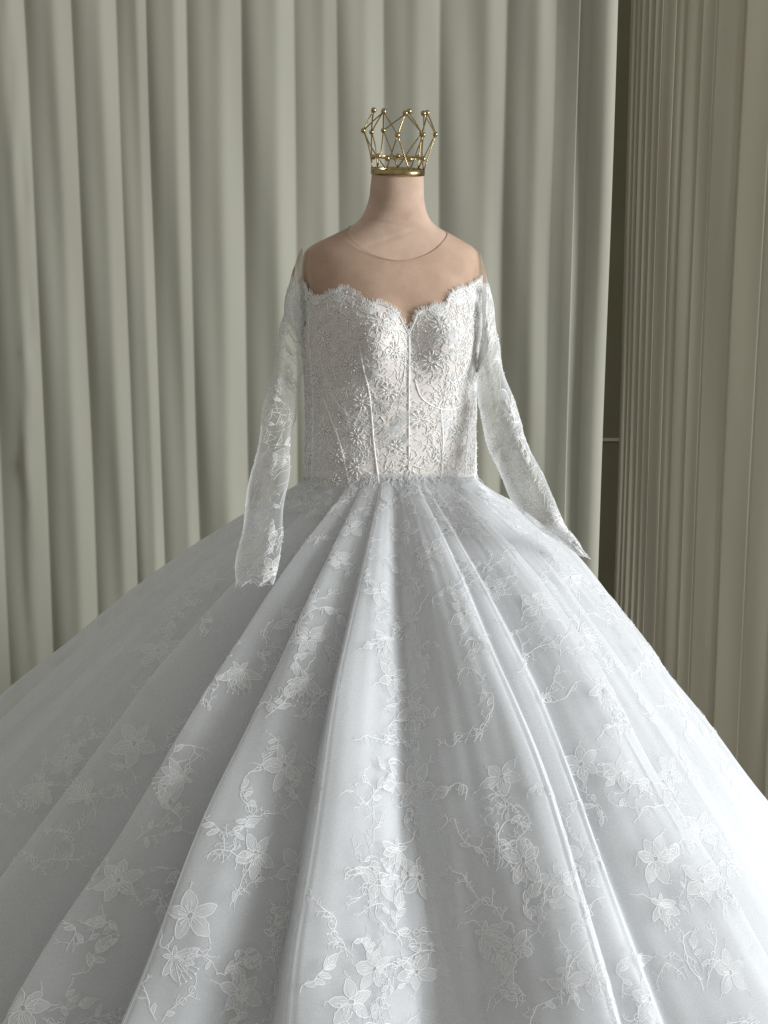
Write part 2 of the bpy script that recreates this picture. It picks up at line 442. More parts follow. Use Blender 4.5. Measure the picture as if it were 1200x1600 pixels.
EASE = {'s': lambda t: .3 * t + .7 * (.5 - .5 * np.cos(math.pi * t)), 'l': lambda t: t, 'i': lambda t: .35 * t + .65 * t * t, 'o': lambda t: .35 * t + .65 * (1 - (1 - t) ** 2)}
PD = np.linspace(-180, 180, 2881)
kd = np.array([k[0] - 360 for k in knots[-3:]] + [k[0] for k in knots] + [k[0] + 360 for k in knots[:3]], float)
kv = np.array([k[1] for k in knots[-3:]] + [k[1] for k in knots] + [k[1] for k in knots[:3]], float)
ii = np.clip(np.searchsorted(kd, PD) - 1, 0, len(kd) - 2)
tt = (PD - kd[ii]) / (kd[ii + 1] - kd[ii])
ke = [k[2] for k in knots[-3:]] + [k[2] for k in knots] + [k[2] for k in knots[:3]]
te = np.array([EASE[ke[i]](t) for i, t in zip(ii, tt)])
FV = kv[ii] + (kv[ii + 1] - kv[ii]) * te
FV = np.convolve(np.pad(FV, 4, mode='wrap'), np.ones(9) / 9, mode='valid')
def fold(phi, d, lag=0.0):
    deg = np.degrees(phi) + lag + 0.8 * np.sin(d * 6 + phi * 5) + 0.3 * np.sin(d * 15 + phi * 11)
    deg = (deg + 180) % 360 - 180
    return np.interp(deg, PD, FV)
def skirt_pt(phi, d, off=0.0, k=1.0, lag=0.0):
    phi, d = np.broadcast_arrays(np.asarray(phi, float), np.asarray(d, float))
    r = rbase(d, phi); s = rslope(d, phi); nn = np.sqrt(1 + s * s)
    dc = np.clip(d, 0, 2)
    amp = .064 * r * (1 - np.exp(-dc / .085)) + .0012 * np.clip(dc / .02, 0, 1)
    h = k * amp * (fold(phi, d, lag) * (1 + .16 * np.sin(d * 8 + phi * 9) + .1 * np.sin(d * 19 - phi * 13)) - .75) + off
    h = h + .0016 * (1 - np.exp(-dc / .25)) * (np.sin(phi * 61 + d * 5) * np.sin(d * 6 + phi * 7) + .5 * np.sin(phi * 117 - d * 4))
    rr = r + h / nn; zz = ZW - d + h * s / nn + .019 * np.clip(np.cos(phi), 0, 1) * np.exp(-dc / .06)
    return np.stack([AX + rr * np.sin(phi), -rr * np.cos(phi), np.maximum(zz, -0.242)], -1)

nphi = 1400
ph = np.linspace(-math.pi, math.pi, nphi + 1)[:-1]
ds = np.concatenate([[-0.006, 0.0], 1.33 * np.linspace(0.0, 1, 110)[1:] ** 1.35])
P, Dm = np.meshgrid(ph, ds)
skirt = mk("skirt", skirt_pt(P, Dm).reshape(-1, 3), grid_faces(len(ds), nphi, True), M_TULLE, gown,
           label="sheer lace overskirt falling in deep folds")
nphi2 = 900
ph2 = np.linspace(-math.pi, math.pi, nphi2 + 1)[:-1]
ds2 = np.concatenate([[0.0], 1.32 * np.linspace(0, 1, 76)[1:] ** 1.3])
P, Dm = np.meshgrid(ph2, ds2)
mk("underskirt", skirt_pt(P, Dm, -(.004 + (.016 + .075 * np.sin(P) ** 4) * (1 - np.exp(-Dm / .28))), .80, 0.4).reshape(-1, 3),
   grid_faces(len(ds2), nphi2, True), M_LINING, gown, label="opaque white satin underskirt beneath the lace")

mk("tulle_layer", skirt_pt(P, Dm, -(.002 + (.010 + .055 * np.sin(P) ** 4) * (1 - np.exp(-Dm / .28))), .88, 0.6).reshape(-1, 3),
   grid_faces(len(ds2), nphi2, True), M_MIDTULLE, gown, label="plain soft tulle layer between the lace and the satin")

# ----------------------------------------------------------------- lace motifs (flat pieces with relief, laid on a surface)
class Lace:
    """x, y in metres on the cloth, h = height above it; material 0 cord, 1 fill"""
    def __init__(s): s.P = []; s.F = []; s.M = []; s.n = 0
    def add(s, pts, faces, m):
        s.P.append(np.asarray(pts, float)); s.F += [tuple(i + s.n for i in f) for f in faces]; s.M += [m] * len(faces); s.n += len(pts)
    def ribbon(s, p, w, h=.0010, peak=.0009):
        p = np.asarray(p, float); n = len(p)
        t = np.gradient(p, axis=0); t /= np.linalg.norm(t, axis=1, keepdims=True) + 1e-9
        nv = np.stack([-t[:, 1], t[:, 0]], -1)
        w = np.broadcast_to(np.asarray(w, float), (n,))[:, None] / 2
        a = np.c_[p - nv * w, np.full(n, h)]; b = np.c_[p, np.full(n, h + peak)]; c = np.c_[p + nv * w, np.full(n, h)]
        V = np.stack([a, b, c], 1).reshape(-1, 3)
        s.add(V, [(i * 3 + j, i * 3 + j + 1, i * 3 + j + 4, i * 3 + j + 3) for i in range(n - 1) for j in (0, 1)], 0)
    def dot(s, c, r, h=.0014):
        a = np.linspace(0, 2 * math.pi, 7)[:-1]
        V = np.r_[np.c_[c[0] + r * np.cos(a), c[1] + r * np.sin(a), np.full(6, h - .0006)], [[c[0], c[1], h + .0008]]]
        s.add(V, [(i, (i + 1) % 6, 6) for i in range(6)], 0)
    def petal(s, c, ang, l, w, g, cord=.0014, bend=0.0, veins=2, blunt=1.0):
        t = np.linspace(0, 1, 9)
        hw = w / 2 * np.sin(math.pi * t ** (.85 * blunt)) ** .75
        hw[0] = .0006; hw[-1] = 0
        hw = hw * (1 + .07 * g.normal(size=9))
        x = l * t; y = bend * l * t * t + .02 * l * np.sin(t * 5 + g.uniform(0, 6))
        ca, sa = math.cos(ang), math.sin(ang)
        def T(u, v): return np.stack([c[0] + u * ca - v * sa, c[1] + u * sa + v * ca], -1)
        Lp, Rp, Mp = T(x, y + hw), T(x, y - hw), T(x, y)
        dome = .0012 * np.sin(math.pi * t)
        V = np.stack([np.c_[Lp, np.full(9, .0004)], np.c_[Mp, .0008 + dome], np.c_[Rp, np.full(9, .0004)]], 1).reshape(-1, 3)
        s.add(V, [(i * 3 + j, i * 3 + j + 1, i * 3 + j + 4, i * 3 + j + 3) for i in range(8) for j in (0, 1)], 1)
        s.ribbon(np.r_[Lp, Rp[::-1][1:]], cord)
        for k in range(veins):
            f = (k + 1) / (veins + 1) * 2 - 1; e = g.integers(4, 7)
            s.ribbon(T(x[:e], y[:e] + f * hw[:e] * .75), .0008, .0016, .0005)
    def twig(s, p, ang, l, g, w=.0014, depth=0):
        n = 6; pts = [np.array(p, float)]; a = ang
        for i in range(n):
            a += g.normal(0, .32); pts.append(pts[-1] + l / n * np.array([math.cos(a), math.sin(a)]))
        s.ribbon(pts, np.linspace(w, w * .7, n + 1))
        if depth < 2:
            for i in (2, 4, 5):
                if g.random() < .6: s.twig(pts[i], a + g.choice([-1, 1]) * g.uniform(.5, 1.1), l * g.uniform(.25, .45), g, w * .85, depth + 1)
        s.dot(pts[-1], w * .8)
    def vine(s, p, ang, l, g, w=.0015):
        n = 14; pts = [np.array(p, float)]; a = ang; c = g.normal(0, .04)
        for i in range(n):
            a += c + g.normal(0, .38); pts.append(pts[-1] + l / n * np.array([math.cos(a), math.sin(a)]))
        s.ribbon(pts, w); return np.array(pts), a

def flower(g, R=.037, stamens=True):
    L = Lace(); n = g.integers(5, 7); a0 = g.uniform(0, 6.28)
    sq = g.uniform(.75, 1.0)
    for k in range(n):
        a = a0 + 2 * math.pi * k / n + g.normal(0, .12)
        l = R * g.uniform(.82, 1.1)
        L.petal((.005 * math.cos(a), .005 * math.sin(a)), a, l, l * g.uniform(.52, .68), g, veins=int(g.integers(2, 4)), bend=g.normal(0, .08))
        if g.random() < .8:
            tip = np.array([math.cos(a), math.sin(a)]) * (l + .005); L.twig(tip, a + g.normal(0, .5), R * g.uniform(.25, .5), g, .0012, 1)
    t = np.linspace(0, 2 * math.pi, 13); L.ribbon(np.c_[.006 * np.cos(t), .0045 * np.sin(t)], .0014, .0016)
    for k in range(5):
        a = a0 + .5 + k * .45; q = np.array([math.cos(a), math.sin(a)])
        L.ribbon([q * .004, q * .010, q * .016], .0011, .0020); L.dot(q * .017, .0016, .0026)
    L.sq = sq; return L

def side_flower(g, R=.038):
    L = Lace(); n = 5; base = -math.pi / 2 + g.normal(0, .3)
    for k in range(n):
        a = base + (k - 2) * .48 + g.normal(0, .08); l = R * g.uniform(.85, 1.15)
        L.petal((0, 0), a, l, l * .42, g, veins=2, bend=.12 * (k - 2) / 2)
    for k in range(5):
        a = base + (k - 2) * .2; q = np.array([math.cos(a), math.sin(a)])
        L.ribbon([q * .008, q * R * .7, q * R * 1.15], .0009, .0022); L.dot(q * R * 1.2, .0018, .0026)
    for k in (-1, 1):
        L.petal((0, 0), base + math.pi + k * .7, R * .5, R * .2, g, veins=1)
    p, a = L.vine((0, 0), base + math.pi + g.normal(0, .3), R * 1.2, g); L.twig(p[-1], a, R * .5, g, .0012, 1)
    return L

def bud_sprig(g, R=.036):
    L = Lace(); a = math.pi / 2 + g.normal(0, .5)
    p, a2 = L.vine((0, -R * .5), a, R * 1.6, g)
    L.petal(p[-1], a2, R * .95, R * .42, g, veins=2)
    L.petal(p[-1], a2 + .5, R * .6, R * .2, g, veins=1); L.petal(p[-1], a2 - .55, R * .6, R * .2, g, veins=1)
    for i in (4, 8, 11):
        sgn = 1 if g.random() < .5 else -1
        if g.random() < .6: L.petal(p[i], a2 + sgn * g.uniform(.7, 1.2), R * g.uniform(.5, .75), R * .26, g, veins=1)
        else: L.twig(p[i], a2 + sgn * g.uniform(.6, 1.2), R * .6, g, .0013, 1)
    L.twig(p[-1] + R * .95 * np.array([math.cos(a2), math.sin(a2)]), a2, R * .35, g, .0012, 1)
    return L

def vine_spray(g, R=.045):
    L = Lace(); a = math.pi / 2 + g.normal(0, .6)
    p, a2 = L.vine((-.004, -R), a, R * 2.2, g); q, a3 = L.vine((.006, -R), a + g.normal(0, .25), R * 1.9, g, .0011)
    for pp, aa_ in ((p, a2), (q, a3)):
        for i in range(2, len(pp) - 1, 2):
            sgn = 1 if g.random() < .5 else -1
            r = g.random()
            if r < .18: L.petal(pp[i], aa_ + sgn * g.uniform(.5, 1.2), R * g.uniform(.3, .5), R * .17, g, veins=1)
            elif r < .8: L.twig(pp[i], aa_ + sgn * g.uniform(.4, 1.2), R * g.uniform(.3, .55), g, .0012, 1)
            else:
                t = np.linspace(0, 5.4, 9); L.ribbon(pp[i] + .006 * np.c_[np.cos(t), np.sin(t)], .0012)
        L.twig(pp[-1], aa_, R * .4, g, .0013, 1)
    return L

MAKERS = {'F': ("lace_flower", flower), 'S': ("lace_blossom", side_flower), 'B': ("lace_bud", bud_sprig), 'V': ("lace_vine", vine_spray)}

def place_lace(L, name, parent, surf, rot=0.0, scale=1.0, mats=None, sq=1.0, hs=1.0):
    P = np.concatenate(L.P); x, y = P[:, 0] * scale, P[:, 1] * scale * sq
    c, s = math.cos(rot), math.sin(rot)
    W = surf(x * c - y * s, x * s + y * c, P[:, 2] * hs * .6)
    return mk(name, W, L.F, mats or [M_CORD, M_FILL], parent, L.M)

# arc length along the folded cloth, so a motif keeps its size where the cloth dips into a fold
def skirt_surf(phi0, d0):
    pf = phi0 + np.linspace(-.9, .9, 721)
    Q = skirt_pt(pf, np.full_like(pf, d0)); w = np.r_[0, np.cumsum(np.linalg.norm(np.diff(Q, axis=0), axis=1))]; w -= np.interp(phi0, pf, w)
    dl = np.clip(d0 + np.linspace(-.25, .25, 101), 0.0, 1.32)
    r = rbase(dl, phi0); sl = np.r_[0, np.cumsum(np.hypot(np.diff(r), np.diff(dl)))]; sl -= np.interp(d0, dl, sl)
    r0 = rbase(d0, phi0)
    def f(x, y, h):
        d = np.interp(-y, sl, dl)
        ph_ = np.interp(x * np.clip(r0 / rbase(d, phi0), .6, 1.6), w, pf)
        return skirt_pt(ph_, d, h + .0006)
    return f

SPRAYS = [('F', -53.1, 0.426), ('S', -53.2, 0.469), ('V', -53.2, 0.387), ('F', -53.4, 0.263), ('F', -57.7, 0.166), ('V', -54.4, 0.224), ('F', -42.3, 0.38), ('V', -39.4, 0.343), ('S', -43.6, 0.458), ('V', -43.5, 0.531), ('F', -36.6, 0.528), ('V', -44.7, 0.207), ('S', -34.1, 0.242), ('S', -30.3, 0.411), ('V', -33.3, 0.355), ('B', -28.1, 0.454), ('B', -28.5, 0.502), ('F', -31.6, 0.543), ('S', -31.2, 0.565), ('B', -29.3, 0.601), ('B', -31.2, 0.641), ('F', -33.2, 0.703), ('V', -36.4, 0.674), ('S', -29.9, 0.269), ('V', -23.6, 0.302), ('F', -19.6, 0.069), ('F', -19.3, 0.112), ('B', -18.4, 0.175), ('F', -18.4, 0.221), ('F', -12.2, 0.23), ('S', -16.6, 0.269), ('B', -20.5, 0.318), ('F', -16.5, 0.379), ('S', -10.9, 0.404), ('V', -18.0, 0.416), ('F', -16.9, 0.488), ('F', -12.5, 0.492), ('S', -12.6, 0.539), ('V', -20.4, 0.477), ('F', -21.1, 0.572), ('S', -21.3, 0.618), ('F', -15.4, 0.638), ('F', -11.5, 0.637), ('V', -12.0, 0.578), ('B', -16.3, 0.669), ('V', -16.8, 0.595), ('S', -11.8, 0.32), ('B', -31.2, 0.023), ('F', -3.6, 0.15), ('S', -1.1, 0.207), ('V', -5.3, 0.097), ('B', -3.8, 0.415), ('V', -5.6, 0.483), ('F', -4.1, 0.651), ('V', -4.6, 0.569), ('F', 5.4, 0.071), ('B', 6.8, 0.017), ('B', 3.3, 0.129), ('F', -2.0, 0.177), ('S', 5.3, 0.182), ('F', 0.1, 0.256), ('S', 4.5, 0.293), ('V', -1.4, 0.312), ('B', 1.5, 0.353), ('F', 3.8, 0.396), ('V', -2.0, 0.415), ('S', 0.7, 0.47), ('F', -1.7, 0.515), ('F', 3.6, 0.505), ('B', 0.4, 0.566), ('F', -2.0, 0.613), ('F', 2.6, 0.614), ('B', -0.2, 0.665), ('V', 1.8, 0.551), ('V', 2.7, 0.662), ('F', 15.6, 0.101), ('S', 25.8, 0.058), ('V', 20.1, 0.137), ('F', 18.6, 0.193), ('S', 19.5, 0.23), ('F', 16.6, 0.412), ('V', 18.0, 0.445), ('F', 16.6, 0.519), ('S', 20.1, 0.499), ('F', 20.1, 0.56), ('V', 13.6, 0.466), ('F', 13.2, 0.616), ('S', 10.8, 0.587), ('F', 20.3, 0.672), ('V', 17.4, 0.661), ('V', 14.5, 0.328), ('B', 11.0, 0.416), ('V', 10.9, 0.532), ('S', 19.5, 0.703), ('B', 16.4, 0.586), ('F', 32.4, 0.154), ('S', 36.2, 0.13), ('F', 41.3, 0.201), ('S', 52.7, 0.163), ('V', 40.2, 0.243), ('V', 29.2, 0.245), ('S', 44.5, 0.332), ('V', 46.1, 0.378), ('F', 33.7, 0.416), ('F', 39.1, 0.45), ('S', 46.7, 0.497), ('B', 41.8, 0.398), ('F', 37.9, 0.568), ('F', 42.6, 0.623), ('B', 45.3, 0.573), ('S', 47.3, 0.659), ('S', 35.8, 0.621), ('F', 40.2, 0.737), ('S', 38.1, 0.766), ('V', 35.8, 0.7), ('F', 24.5, 0.511), ('F', 28.3, 0.716), ('V', 24.3, 0.636), ('B', 27.1, 0.448), ('V', 24.9, 0.567), ('V', 30.6, 0.292), ('B', 28.3, 0.648), ('F', 64.1, 0.081), ('S', 63.3, 0.119), ('F', 65.6, 0.174), ('S', 80.1, 0.277), ('F', 72.1, 0.343), ('V', 70.5, 0.419), ('F', 74.4, 0.482), ('F', 76.3, 0.565), ('S', 52.4, 0.255), ('F', 52.6, 0.575), ('V', 54.0, 0.622), ('V', 60.0, 0.325), ('F', 53.2, 0.485), ('S', 51.4, 0.189), ('B', 57.0, 0.417), ('F', 73.5, 0.223), ('V', -49.3, 0.021), ('S', -33.0, 0.044), ('V', 19.8, 0.012), ('S', 44.7, 0.036), ('F', 38.9, 0.076), ('V', 33.0, 0.029), ('S', -56.0, 0.04), ('F', -35.7, 0.094), ('V', -36.9, 0.123), ('F', -25.3, 0.191), ('V', -25.9, 0.236), ('S', 69.7, 0.03), ('B', 28.4, 0.082), ('V', 34.6, 0.114)]
g = np.random.default_rng(11)
def skirt_lace(k, deg, d, scale):
    nm, fn = MAKERS[k]; L = fn(g)
    rot = g.normal(0, .22) if k != 'F' else g.uniform(0, 6.28)
    if k == 'S': rot += g.choice([-.6, 0, .6])
    place_lace(L, nm, skirt, skirt_surf(math.radians(deg), d), rot, scale, sq=getattr(L, 'sq', 1.0))
KEEP = []
for k, deg, d in SPRAYS:
    r0 = float(rbase(d, math.radians(deg)))
    if k in 'FS' and any(q[0] in 'FS' and math.hypot(math.radians(deg - q[1]) * r0, (d - q[2]) * 1.35) < .052 * (.55 + min(.45, d * 1.6)) for q in KEEP): continue
    KEEP.append((k, deg, d))
SPRAYS = KEEP
for k, deg, d in SPRAYS:
    skirt_lace(k, deg, d, (0.62 + 0.38 * min(1, d / .25)) * g.uniform(.92, 1.1))
# trailing vines that join one spray to the next
for i, (k, deg, d) in enumerate(SPRAYS):
    if k in 'FSB' and d > .03:
        if k == 'F': skirt_lace('B', deg + g.choice([-1, 1]) * g.uniform(2.2, 3.6) / (.5 + d), max(.02, d + g.uniform(-.03, .03)), (0.62 + 0.38 * min(1, d / .25)) * g.uniform(.7, .95))
        skirt_lace('V', deg + g.normal(0, .035) * 57 / (.3 + 2 * d) * .5, min(.95, d + g.uniform(.02, .07)), (0.62 + 0.38 * min(1, d / .25)) * g.uniform(.7, 1.0))
# the lace goes on round the sides and the back
pts = [(s[1], s[2]) for s in SPRAYS]
cnt = 0
while cnt < 70:
    deg = g.uniform(68, 292); d = .95 * g.random() ** .6 + .04
    dg = deg if deg <= 180 else deg - 360
    r0 = float(rbase(d, math.radians(dg)))
    if any(math.hypot(((dg - a + 180) % 360 - 180) * math.pi / 180 * r0, (d - b) * 1.4) < .075 for a, b in pts): 
        cnt += .02; continue
    pts.append((dg, d)); skirt_lace(g.choice(['F', 'S', 'V', 'B', 'F']), dg, d, .95); cnt += 1

for i in range(34):
    skirt_lace(g.choice(['V', 'S', 'V', 'B']), -84 + i * 5.2 + g.normal(0, 1.5), g.uniform(.012, .05), g.uniform(.5, .68))
# waist seam frill: short threads where the lace is gathered into the seam
A = Acc()
for i in range(260):
    a = g.uniform(-2.2, 2.2); d0 = abs(g.normal(0, .003)); l = g.uniform(.004, .012)
    t = np.linspace(0, 1, 5)
    pp = skirt_pt(a + g.normal(0, .05) * t + .01 * np.sin(t * 6), d0 + l * t, .002 + .002 * np.sin(math.pi * t))
    V, F = tube_mesh(pp, .00055, 4, False); A.add(V, F)
mk("gathered_thread", A.verts(), A.F, M_CORD, skirt, kind="stuff")

# ----------------------------------------------------------------- bodice
topk = np.array([(-180, 1.46), (-120, 1.475), (-101, 1.488), (-80, 1.478), (-66, 1.462), (-60, 1.456), (-54, 1.458), (-48.5, 1.466), (-43, 1.468), (-40, 1.475), (-36, 1.476), (-33, 1.470),
                 (-28.5, 1.464), (-26, 1.450), (-17.5, 1.448), (-10, 1.444), (-5.5, 1.430), (-3, 1.412), (0, 1.392), (2.5, 1.412), (4, 1.426), (7, 1.434), (14, 1.442), (23, 1.444),
                 (26, 1.460), (31, 1.470), (36, 1.474), (42, 1.474), (48, 1.480), (65, 1.492), (80, 1.492), (120, 1.475), (180, 1.46)])
def ztop(deg):
    deg = (np.asarray(deg, float) + 180) % 360 - 180
    return np.interp(deg, topk[:, 0], topk[:, 1]) + .0048 * np.abs(np.sin(deg * .30)) ** .7 - .003
ph = np.linspace(-math.pi, math.pi, 361)[:-1]
tv = np.linspace(0, 1, 60)
zt = ztop(np.degrees(ph))
Z = 1.084 + (zt[None, :] - 1.084) * tv[:, None]
bodice = mk("bodice", torso(np.broadcast_to(ph, Z.shape), Z, .004).reshape(-1, 3), grid_faces(60, 360, True), M_BODICE, gown,
            label="fitted corset bodice with sweetheart neckline covered in beaded lace")

def torso_surf(deg0, z0, base=.0048):
    p0 = math.radians(deg0); pf = p0 + np.linspace(-1.2, 1.2, 481)
    Q = torso(pf, np.full_like(pf, z0)); w = np.r_[0, np.cumsum(np.linalg.norm(np.diff(Q, axis=0), axis=1))]; w -= np.interp(p0, pf, w)
    def f(x, y, h):
        z = z0 + y; ph_ = np.interp(x, w, pf)
        z = np.clip(z, 1.088, ztop(np.degrees(ph_)) + .004)
        return torso(ph_, z, base + h)
    return f

# corded lace threads all over the bodice
L = Acc()
for i in range(4800):
    deg = g.uniform(-125, 125); z0 = g.uniform(1.095, 1.50)
    if z0 > ztop(deg) - .004: continue
    if abs(deg - 5) < 26 and z0 < 1.33 and g.random() < .45: continue
    n = 9; a = g.uniform(0, 6.28); c = g.normal(0, .35); st_ = g.uniform(.0016, .0042); q = [np.zeros(2)]
    for j in range(n):
        a += c + g.normal(0, .25); q.append(q[-1] + st_ * np.array([math.cos(a), math.sin(a)]))
    q = np.array(q); dx = np.degrees(q[:, 0] / .15)
    zz_ = np.clip(z0 + q[:, 1], 1.088, ztop(deg + dx) + .002)
    pp = torso(np.radians(deg + dx), zz_, .0044 + g.uniform(0, .0008))
    V, F = tube_mesh(pp, g.uniform(.0004, .0009), 4, False); L.add(V, F)
mk("corded_lace", L.verts(), L.F, M_CHANTILLY, bodice, kind="stuff")

# lace flowers on the bodice
for i in range(74):
    for _ in range(30):
        deg = g.uniform(-110, 110); z0 = g.uniform(1.11, 1.47)
        if z0 < ztop(deg) - .012: break
    k = g.choice(['F', 'S', 'V', 'V', 'B']); nm, fn = MAKERS[k]
    place_lace(fn(g), nm, bodice, torso_surf(deg, z0, .0052), g.uniform(0, 6.28), g.uniform(.42, .62), [M_CHANTILLY, M_FILL])

# boning channels and cup seams
def channel(pts, r=.0021, name="boning_channel"):
    pts = np.array(pts, float); t = np.linspace(0, len(pts) - 1, 40); i = np.arange(len(pts))
    # smooth through the points
    def cr(v):
        k = np.clip(t.astype(int), 0, len(v) - 2); u = t - k
        p0 = v[np.clip(k - 1, 0, None)]; p1 = v[k]; p2 = v[k + 1]; p3 = v[np.clip(k + 2, None, len(v) - 1)]
        return .5 * (2 * p1 + (p2 - p0) * u + (2 * p0 - 5 * p1 + 4 * p2 - p3) * u * u + (3 * p1 - p0 - 3 * p2 + p3) * u ** 3)
    dg, z = cr(pts[:, 0]), cr(pts[:, 1])
    pp = torso(np.radians(dg), z, .0044 + .0005 * np.sin(np.arange(40) * 1.9))
    V, F = tube_mesh(pp, r * (1 + .18 * np.sin(np.arange(40) * 2.3)), 7); mk(name, V, F, M_CHANTILLY, bodice)
channel([(-16, 1.092), (-20, 1.18), (-23, 1.27), (-29, 1.335), (-31, 1.37)])
channel([(1, 1.092), (.5, 1.18), (.3, 1.27), (0, 1.33), (0, 1.385)], .0023)
channel([(21.5, 1.092), (23, 1.17), (21, 1.24)])
channel([(-36, 1.092), (-45, 1.178), (-60, 1.262)])
channel([(45, 1.092), (49, 1.17), (52, 1.25)])
channel([(68, 1.092), (69, 1.25), (70, 1.46)], .0018); channel([(-75, 1.092), (-74, 1.25), (-74, 1.45)], .0018)
channel([(-63, 1.36), (-55, 1.29), (-42, 1.24), (-29, 1.224), (-12, 1.24), (-3, 1.295), (-2, 1.36)], .0011, "cup_seam")
channel([(3, 1.302), (8, 1.262), (21, 1.240), (36, 1.240), (52, 1.262), (58, 1.29)], .0016, "cup_seam")

# beaded flowers: rice beads round a bead centre
def bead_flower(deg, z0, R, surf, parent, nb=11):
    A = Acc(); a0 = g.uniform(0, 6.28)
    def at(x, y, h): return surf(np.array([x]), np.array([y]), np.array([h]))[0]
    for k in range(nb):
        a = a0 + 2 * math.pi * k / nb + g.normal(0, .08); q = np.array([math.cos(a), math.sin(a)]); r1 = R * g.uniform(.38, .46); r2 = R * g.uniform(.85, 1.05)
        p, e = at(*(q * r1), .0022), at(*(q * r2), .0022)
        V, F = ellipsoid((p + e) / 2, e - p, np.linalg.norm(e - p) / 2, .0013); A.add(V, F)
    for k in range(6):
        q = g.normal(0, R * .14, 2); V, F = ellipsoid(at(*q, .0026), (0, 0, 1), .0015, .0015, 6, 4); A.add(V, F)
    return mk("beaded_flower", A.verts(), A.F, M_BEAD, parent)
BF = [(-28, 1.258, .020), (-10.5, 1.278, .019), (-31, 1.19, .018), (-31, 1.128, .020), (11, 1.338, .023), (6.5, 1.222, .022), (1, 1.13, .021), (21, 1.142, .018),
      (16, 1.408, .020), (-18, 1.415, .020), (-48, 1.10, .015), (-46, 1.15, .017), (36, 1.19, .018), (55, 1.13, .018), (40, 1.34, .018), (56, 1.42, .018), (-8, 1.36, .017),
      (-6, 1.17, .015), (-60, 1.20, .016), (-56, 1.38, .018), (-70, 1.30, .016), (66, 1.22, .016), (70, 1.33, .016), (-36, 1.33, .018), (28, 1.29, .016), (-80, 1.15, .016)]
for deg, z0, R in BF: bead_flower(deg, z0, R, torso_surf(deg, z0), bodice)
A = Acc()
for i in range(620):
    deg = g.uniform(-130, 130); z0 = g.uniform(1.095, 1.49)
    if z0 > ztop(deg): continue
    c = torso(math.radians(deg), z0, .0068); r = g.uniform(.0008, .0016)
    V, F = ellipsoid(c, g.normal(size=3), r * g.uniform(1, 1.8), r, 5, 3); A.add(V, F)
mk("seed_bead", A.verts(), A.F, M_BEAD, bodice, kind="stuff")

# eyelash fringe along the neckline
A = Acc()
dg = np.arange(-118, 92, .32)
for deg in dg:
    e0 = torso(math.radians(deg), ztop(deg) - .002, .005); e1 = torso(math.radians(deg + .6), ztop(deg + .6) - .002, .005)
    tg = e1 - e0; tg /= np.linalg.norm(tg) + 1e-9
    up = torso(math.radians(deg), ztop(deg) + .008, .005) - e0
    up -= tg * (up @ tg) * .7; up /= np.linalg.norm(up) + 1e-9
    l = .0105 * g.uniform(.55, 1.15); b = g.normal(0, .30)
    nrm = np.cross(tg, up); 
    if nrm[1] > 0: nrm = -nrm
    t = np.linspace(0, 1, 4)[:, None]
    pp = e0 + l * t * up + l * b * t * t * tg + nrm * (.001 + .0018 * t)
    V, F = tube_mesh(pp, [.0006, .0005, .0004, .0003], 4, False); A.add(V, F)
mk("eyelash_fringe", A.verts(), A.F, M_CHANTILLY, bodice, kind="stuff")
# corded scalloped edge and standing lace petals on top of it
dd_ = np.linspace(-118, 92, 500)
V, F = tube_mesh(torso(np.radians(dd_), ztop(dd_) - .001, .0055), .0011, 5); mk("scalloped_edge", V, F, M_CHANTILLY, bodice)
def fan(deg, z, n, R, tilt=0):
    L = Lace()
    for k in range(n):
        a = math.pi / 2 + tilt + (k - (n - 1) / 2) * .42; L.petal((0, 0), a, R * g.uniform(.85, 1.1), R * .30, g, .0015, veins=2)
    p0 = math.radians(deg); pf = p0 + np.linspace(-1.2, 1.2, 241)
    Q = torso(pf, np.full_like(pf, z)); w = np.r_[0, np.cumsum(np.linalg.norm(np.diff(Q, axis=0), axis=1))]; w -= np.interp(p0, pf, w)
    place_lace(L, "lace_fan", bodice, lambda x, y, h: torso(np.interp(x, w, pf), z + y, .0062 + h), 0, 1.0, [M_CHANTILLY, M_FILL])
fan(-42, 1.452, 6, .026); fan(-60, 1.446, 5, .022, .2); fan(-80, 1.452, 6, .030); fan(-22, 1.430, 6, .022); fan(33, 1.448, 7, .030, .1); fan(52, 1.452, 6, .032, -.1)
fan(16, 1.424, 6, .022); fan(72, 1.466, 6, .032); fan(-8, 1.418, 5, .02); fan(-96, 1.462, 6, .03)

# ----------------------------------------------------------------- illusion yoke
nk = np.array([(-180, 1.602), (-100, 1.597), (-70, 1.588), (-47, 1.576), (-31, 1.561), (-18, 1.541), (-8.5, 1.531), (0, 1.5285), (7, 1.533), (18, 1.548), (30, 1.565), (47, 1.578), (70, 1.588), (100, 1.597), (180, 1.602)])
def zneck(deg):
    deg = (np.asarray(deg, float) + 180) % 360 - 180
    return np.interp(deg, nk[:, 0], nk[:, 1])
zn = zneck(np.degrees(ph))
kk = np.ones(15) / 15
zn = np.convolve(np.pad(zn, 7, mode='wrap'), kk, mode='valid')
tv = np.linspace(0, 1, 50)
Z = (zt - .01)[None, :] + (zn - zt + .01)[None, :] * tv[:, None]
yoke = mk("illusion_yoke", torso(np.broadcast_to(ph, Z.shape), Z, .0026).reshape(-1, 3), grid_faces(50, 360, True), M_YOKE, gown,
          label="sheer nude mesh from the lace edge to the round neckline")
pl = np.r_[ph, ph[:1]]; zl = np.r_[zn, zn[:1]]
V, F = tube_mesh(torso(pl, zl, .0026), .0007, 6); mk("neckline_binding", V, F, M_BIND, yoke)

